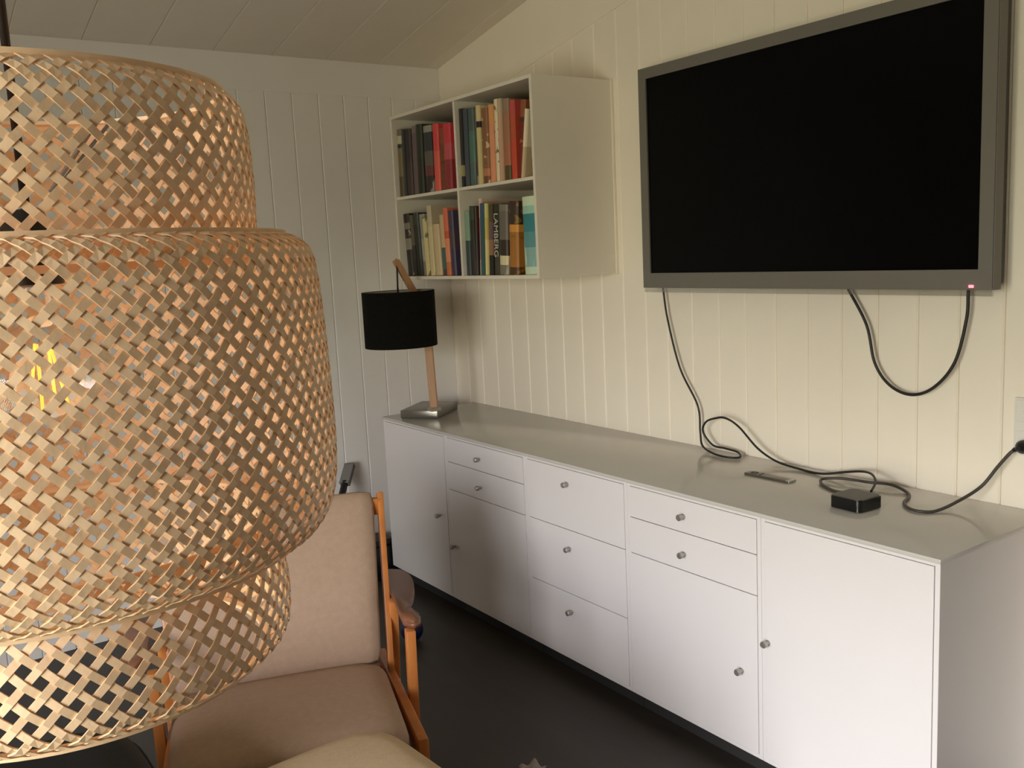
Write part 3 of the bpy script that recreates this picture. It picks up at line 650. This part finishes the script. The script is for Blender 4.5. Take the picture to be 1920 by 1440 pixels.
for nm, prof, N_, wd in TIERS:
    t = bpy.data.objects.new('shade_tier', None); C.objects.link(t); t.parent = pd; t.empty_display_size = .03
    t['label'] = {'upper': 'narrow top tier of woven bamboo', 'middle': 'widest middle tier of woven bamboo', 'lower': 'small bottom tier of woven bamboo'}[nm]
    dphi = 2 * PI / N_
    for sign in (1, -1):
        bm, tot = strip_mesh(prof, dphi, sign, wd, .0007)
        me = bpy.data.meshes.new('bamboo_strip'); bmesh.ops.recalc_face_normals(bm, faces=bm.faces[:]); bm.to_mesh(me); bm.free(); me.materials.append(M['bamboo'])
        for i in range(N_):
            a0 = i * dphi; mid = a0 + sign * tot / 2
            d_ = (Vector((math.cos(mid), math.sin(mid), 0)) * prof[len(prof) // 2][0] - Vector((camv.x, camv.y, 0))).length
            allstrips.append((d_, t, me, a0))
    for (r_, z_) in (prof[0], prof[-1]):
        b = .006
        up = 1 if z_ > sum(q[1] for q in prof) / len(prof) else -1
        r_o = r_ + .002
        obj('rim_band', lathe(bmesh.new(), [(r_ - .003, z_ - .0015), (r_o, z_ - .0025), (r_o + .0008, z_), (r_o, z_ + .0025), (r_ - .003, z_ + .0015)], 72, closed=True), M['bamboo'], t, smooth=True)
allstrips.sort(key=lambda q: q[0])
for d_, t, me, a0 in allstrips[:298]:
    o = bpy.data.objects.new('bamboo_strip', me); C.objects.link(o); o.parent = t; o.rotation_euler = (0, 0, a0)
bm = bmesh.new()
for d_, t, me, a0 in allstrips[298:]:
    b2 = bmesh.new(); b2.from_mesh(me); bmesh.ops.rotate(b2, verts=b2.verts[:], cent=(0, 0, 0), matrix=Matrix.Rotation(a0, 3, 'Z'))
    tmp = bpy.data.meshes.new('tmp'); b2.to_mesh(tmp); b2.free(); bm.from_mesh(tmp); bpy.data.meshes.remove(tmp)
back = obj('bamboo_weave', bm, M['bamboo'], pd); back['kind'] = 'stuff'
# wire hangers, cord, socket, bulb
for i in range(3):
    a = 2 * PI * i / 3 + .9; ca, sa = math.cos(a), math.sin(a)
    for q in ([(.012 * ca, .012 * sa, 1.585), (.142 * ca, .142 * sa, 1.668)], [(.156 * ca, .156 * sa, 1.548), (.178 * ca, .178 * sa, 1.564)], [(.151 * ca, .151 * sa, 1.349), (.174 * ca, .174 * sa, 1.335)]):
        obj('wire_hanger', tube(bmesh.new(), q, .0016, 6), M['grey'], pd)
obj('cord', tube(bmesh.new(), [(0, 0, 1.58), (0, 0, ceil_z(AX.y) - .02)], .0032, 10), M['black'], pd, smooth='all')
obj('ceiling_cup', lathe(bmesh.new(), [(0, -.05), (.02, -.05), (.045, -.02), (.05, .02), (0, .02)], 24, Matrix.Translation((0, 0, ceil_z(AX.y)))), M['black'], pd, smooth=True)
obj('socket', lathe(bmesh.new(), [(0, 1.590), (.010, 1.588), (.019, 1.575), (.020, 1.535), (0, 1.533)], 20), M['black'], pd, smooth=True)
zc = 1.462; rb = .046
prof = [(.013, 1.533), (.0135, 1.515)] + [(rb * math.sin(a), zc + rb * math.cos(a)) for a in [math.radians(d_) for d_ in range(24, 181, 12)]]
prof[-1] = (0, zc - rb)
bulb = obj('bulb', lathe(bmesh.new(), prof, 32), M['bulb'], pd, smooth='all')
for i in range(4):
    a = PI / 4 + i * PI / 2; r0, r1 = .006, .014
    obj('filament', tube(bmesh.new(), [(r0 * math.cos(a), r0 * math.sin(a), zc + .03), (r1 * math.cos(a + .3), r1 * math.sin(a + .3), zc - .02)], .0011, 6), M['filament'], bulb)
ld = bpy.data.lights.new('bulb_light', 'POINT'); ld.energy = .03; ld.color = (1, .62, .30); ld.shadow_soft_size = .03
lo = bpy.data.objects.new('bulb_light', ld); C.objects.link(lo); lo.location = (AX.x, AX.y, zc)
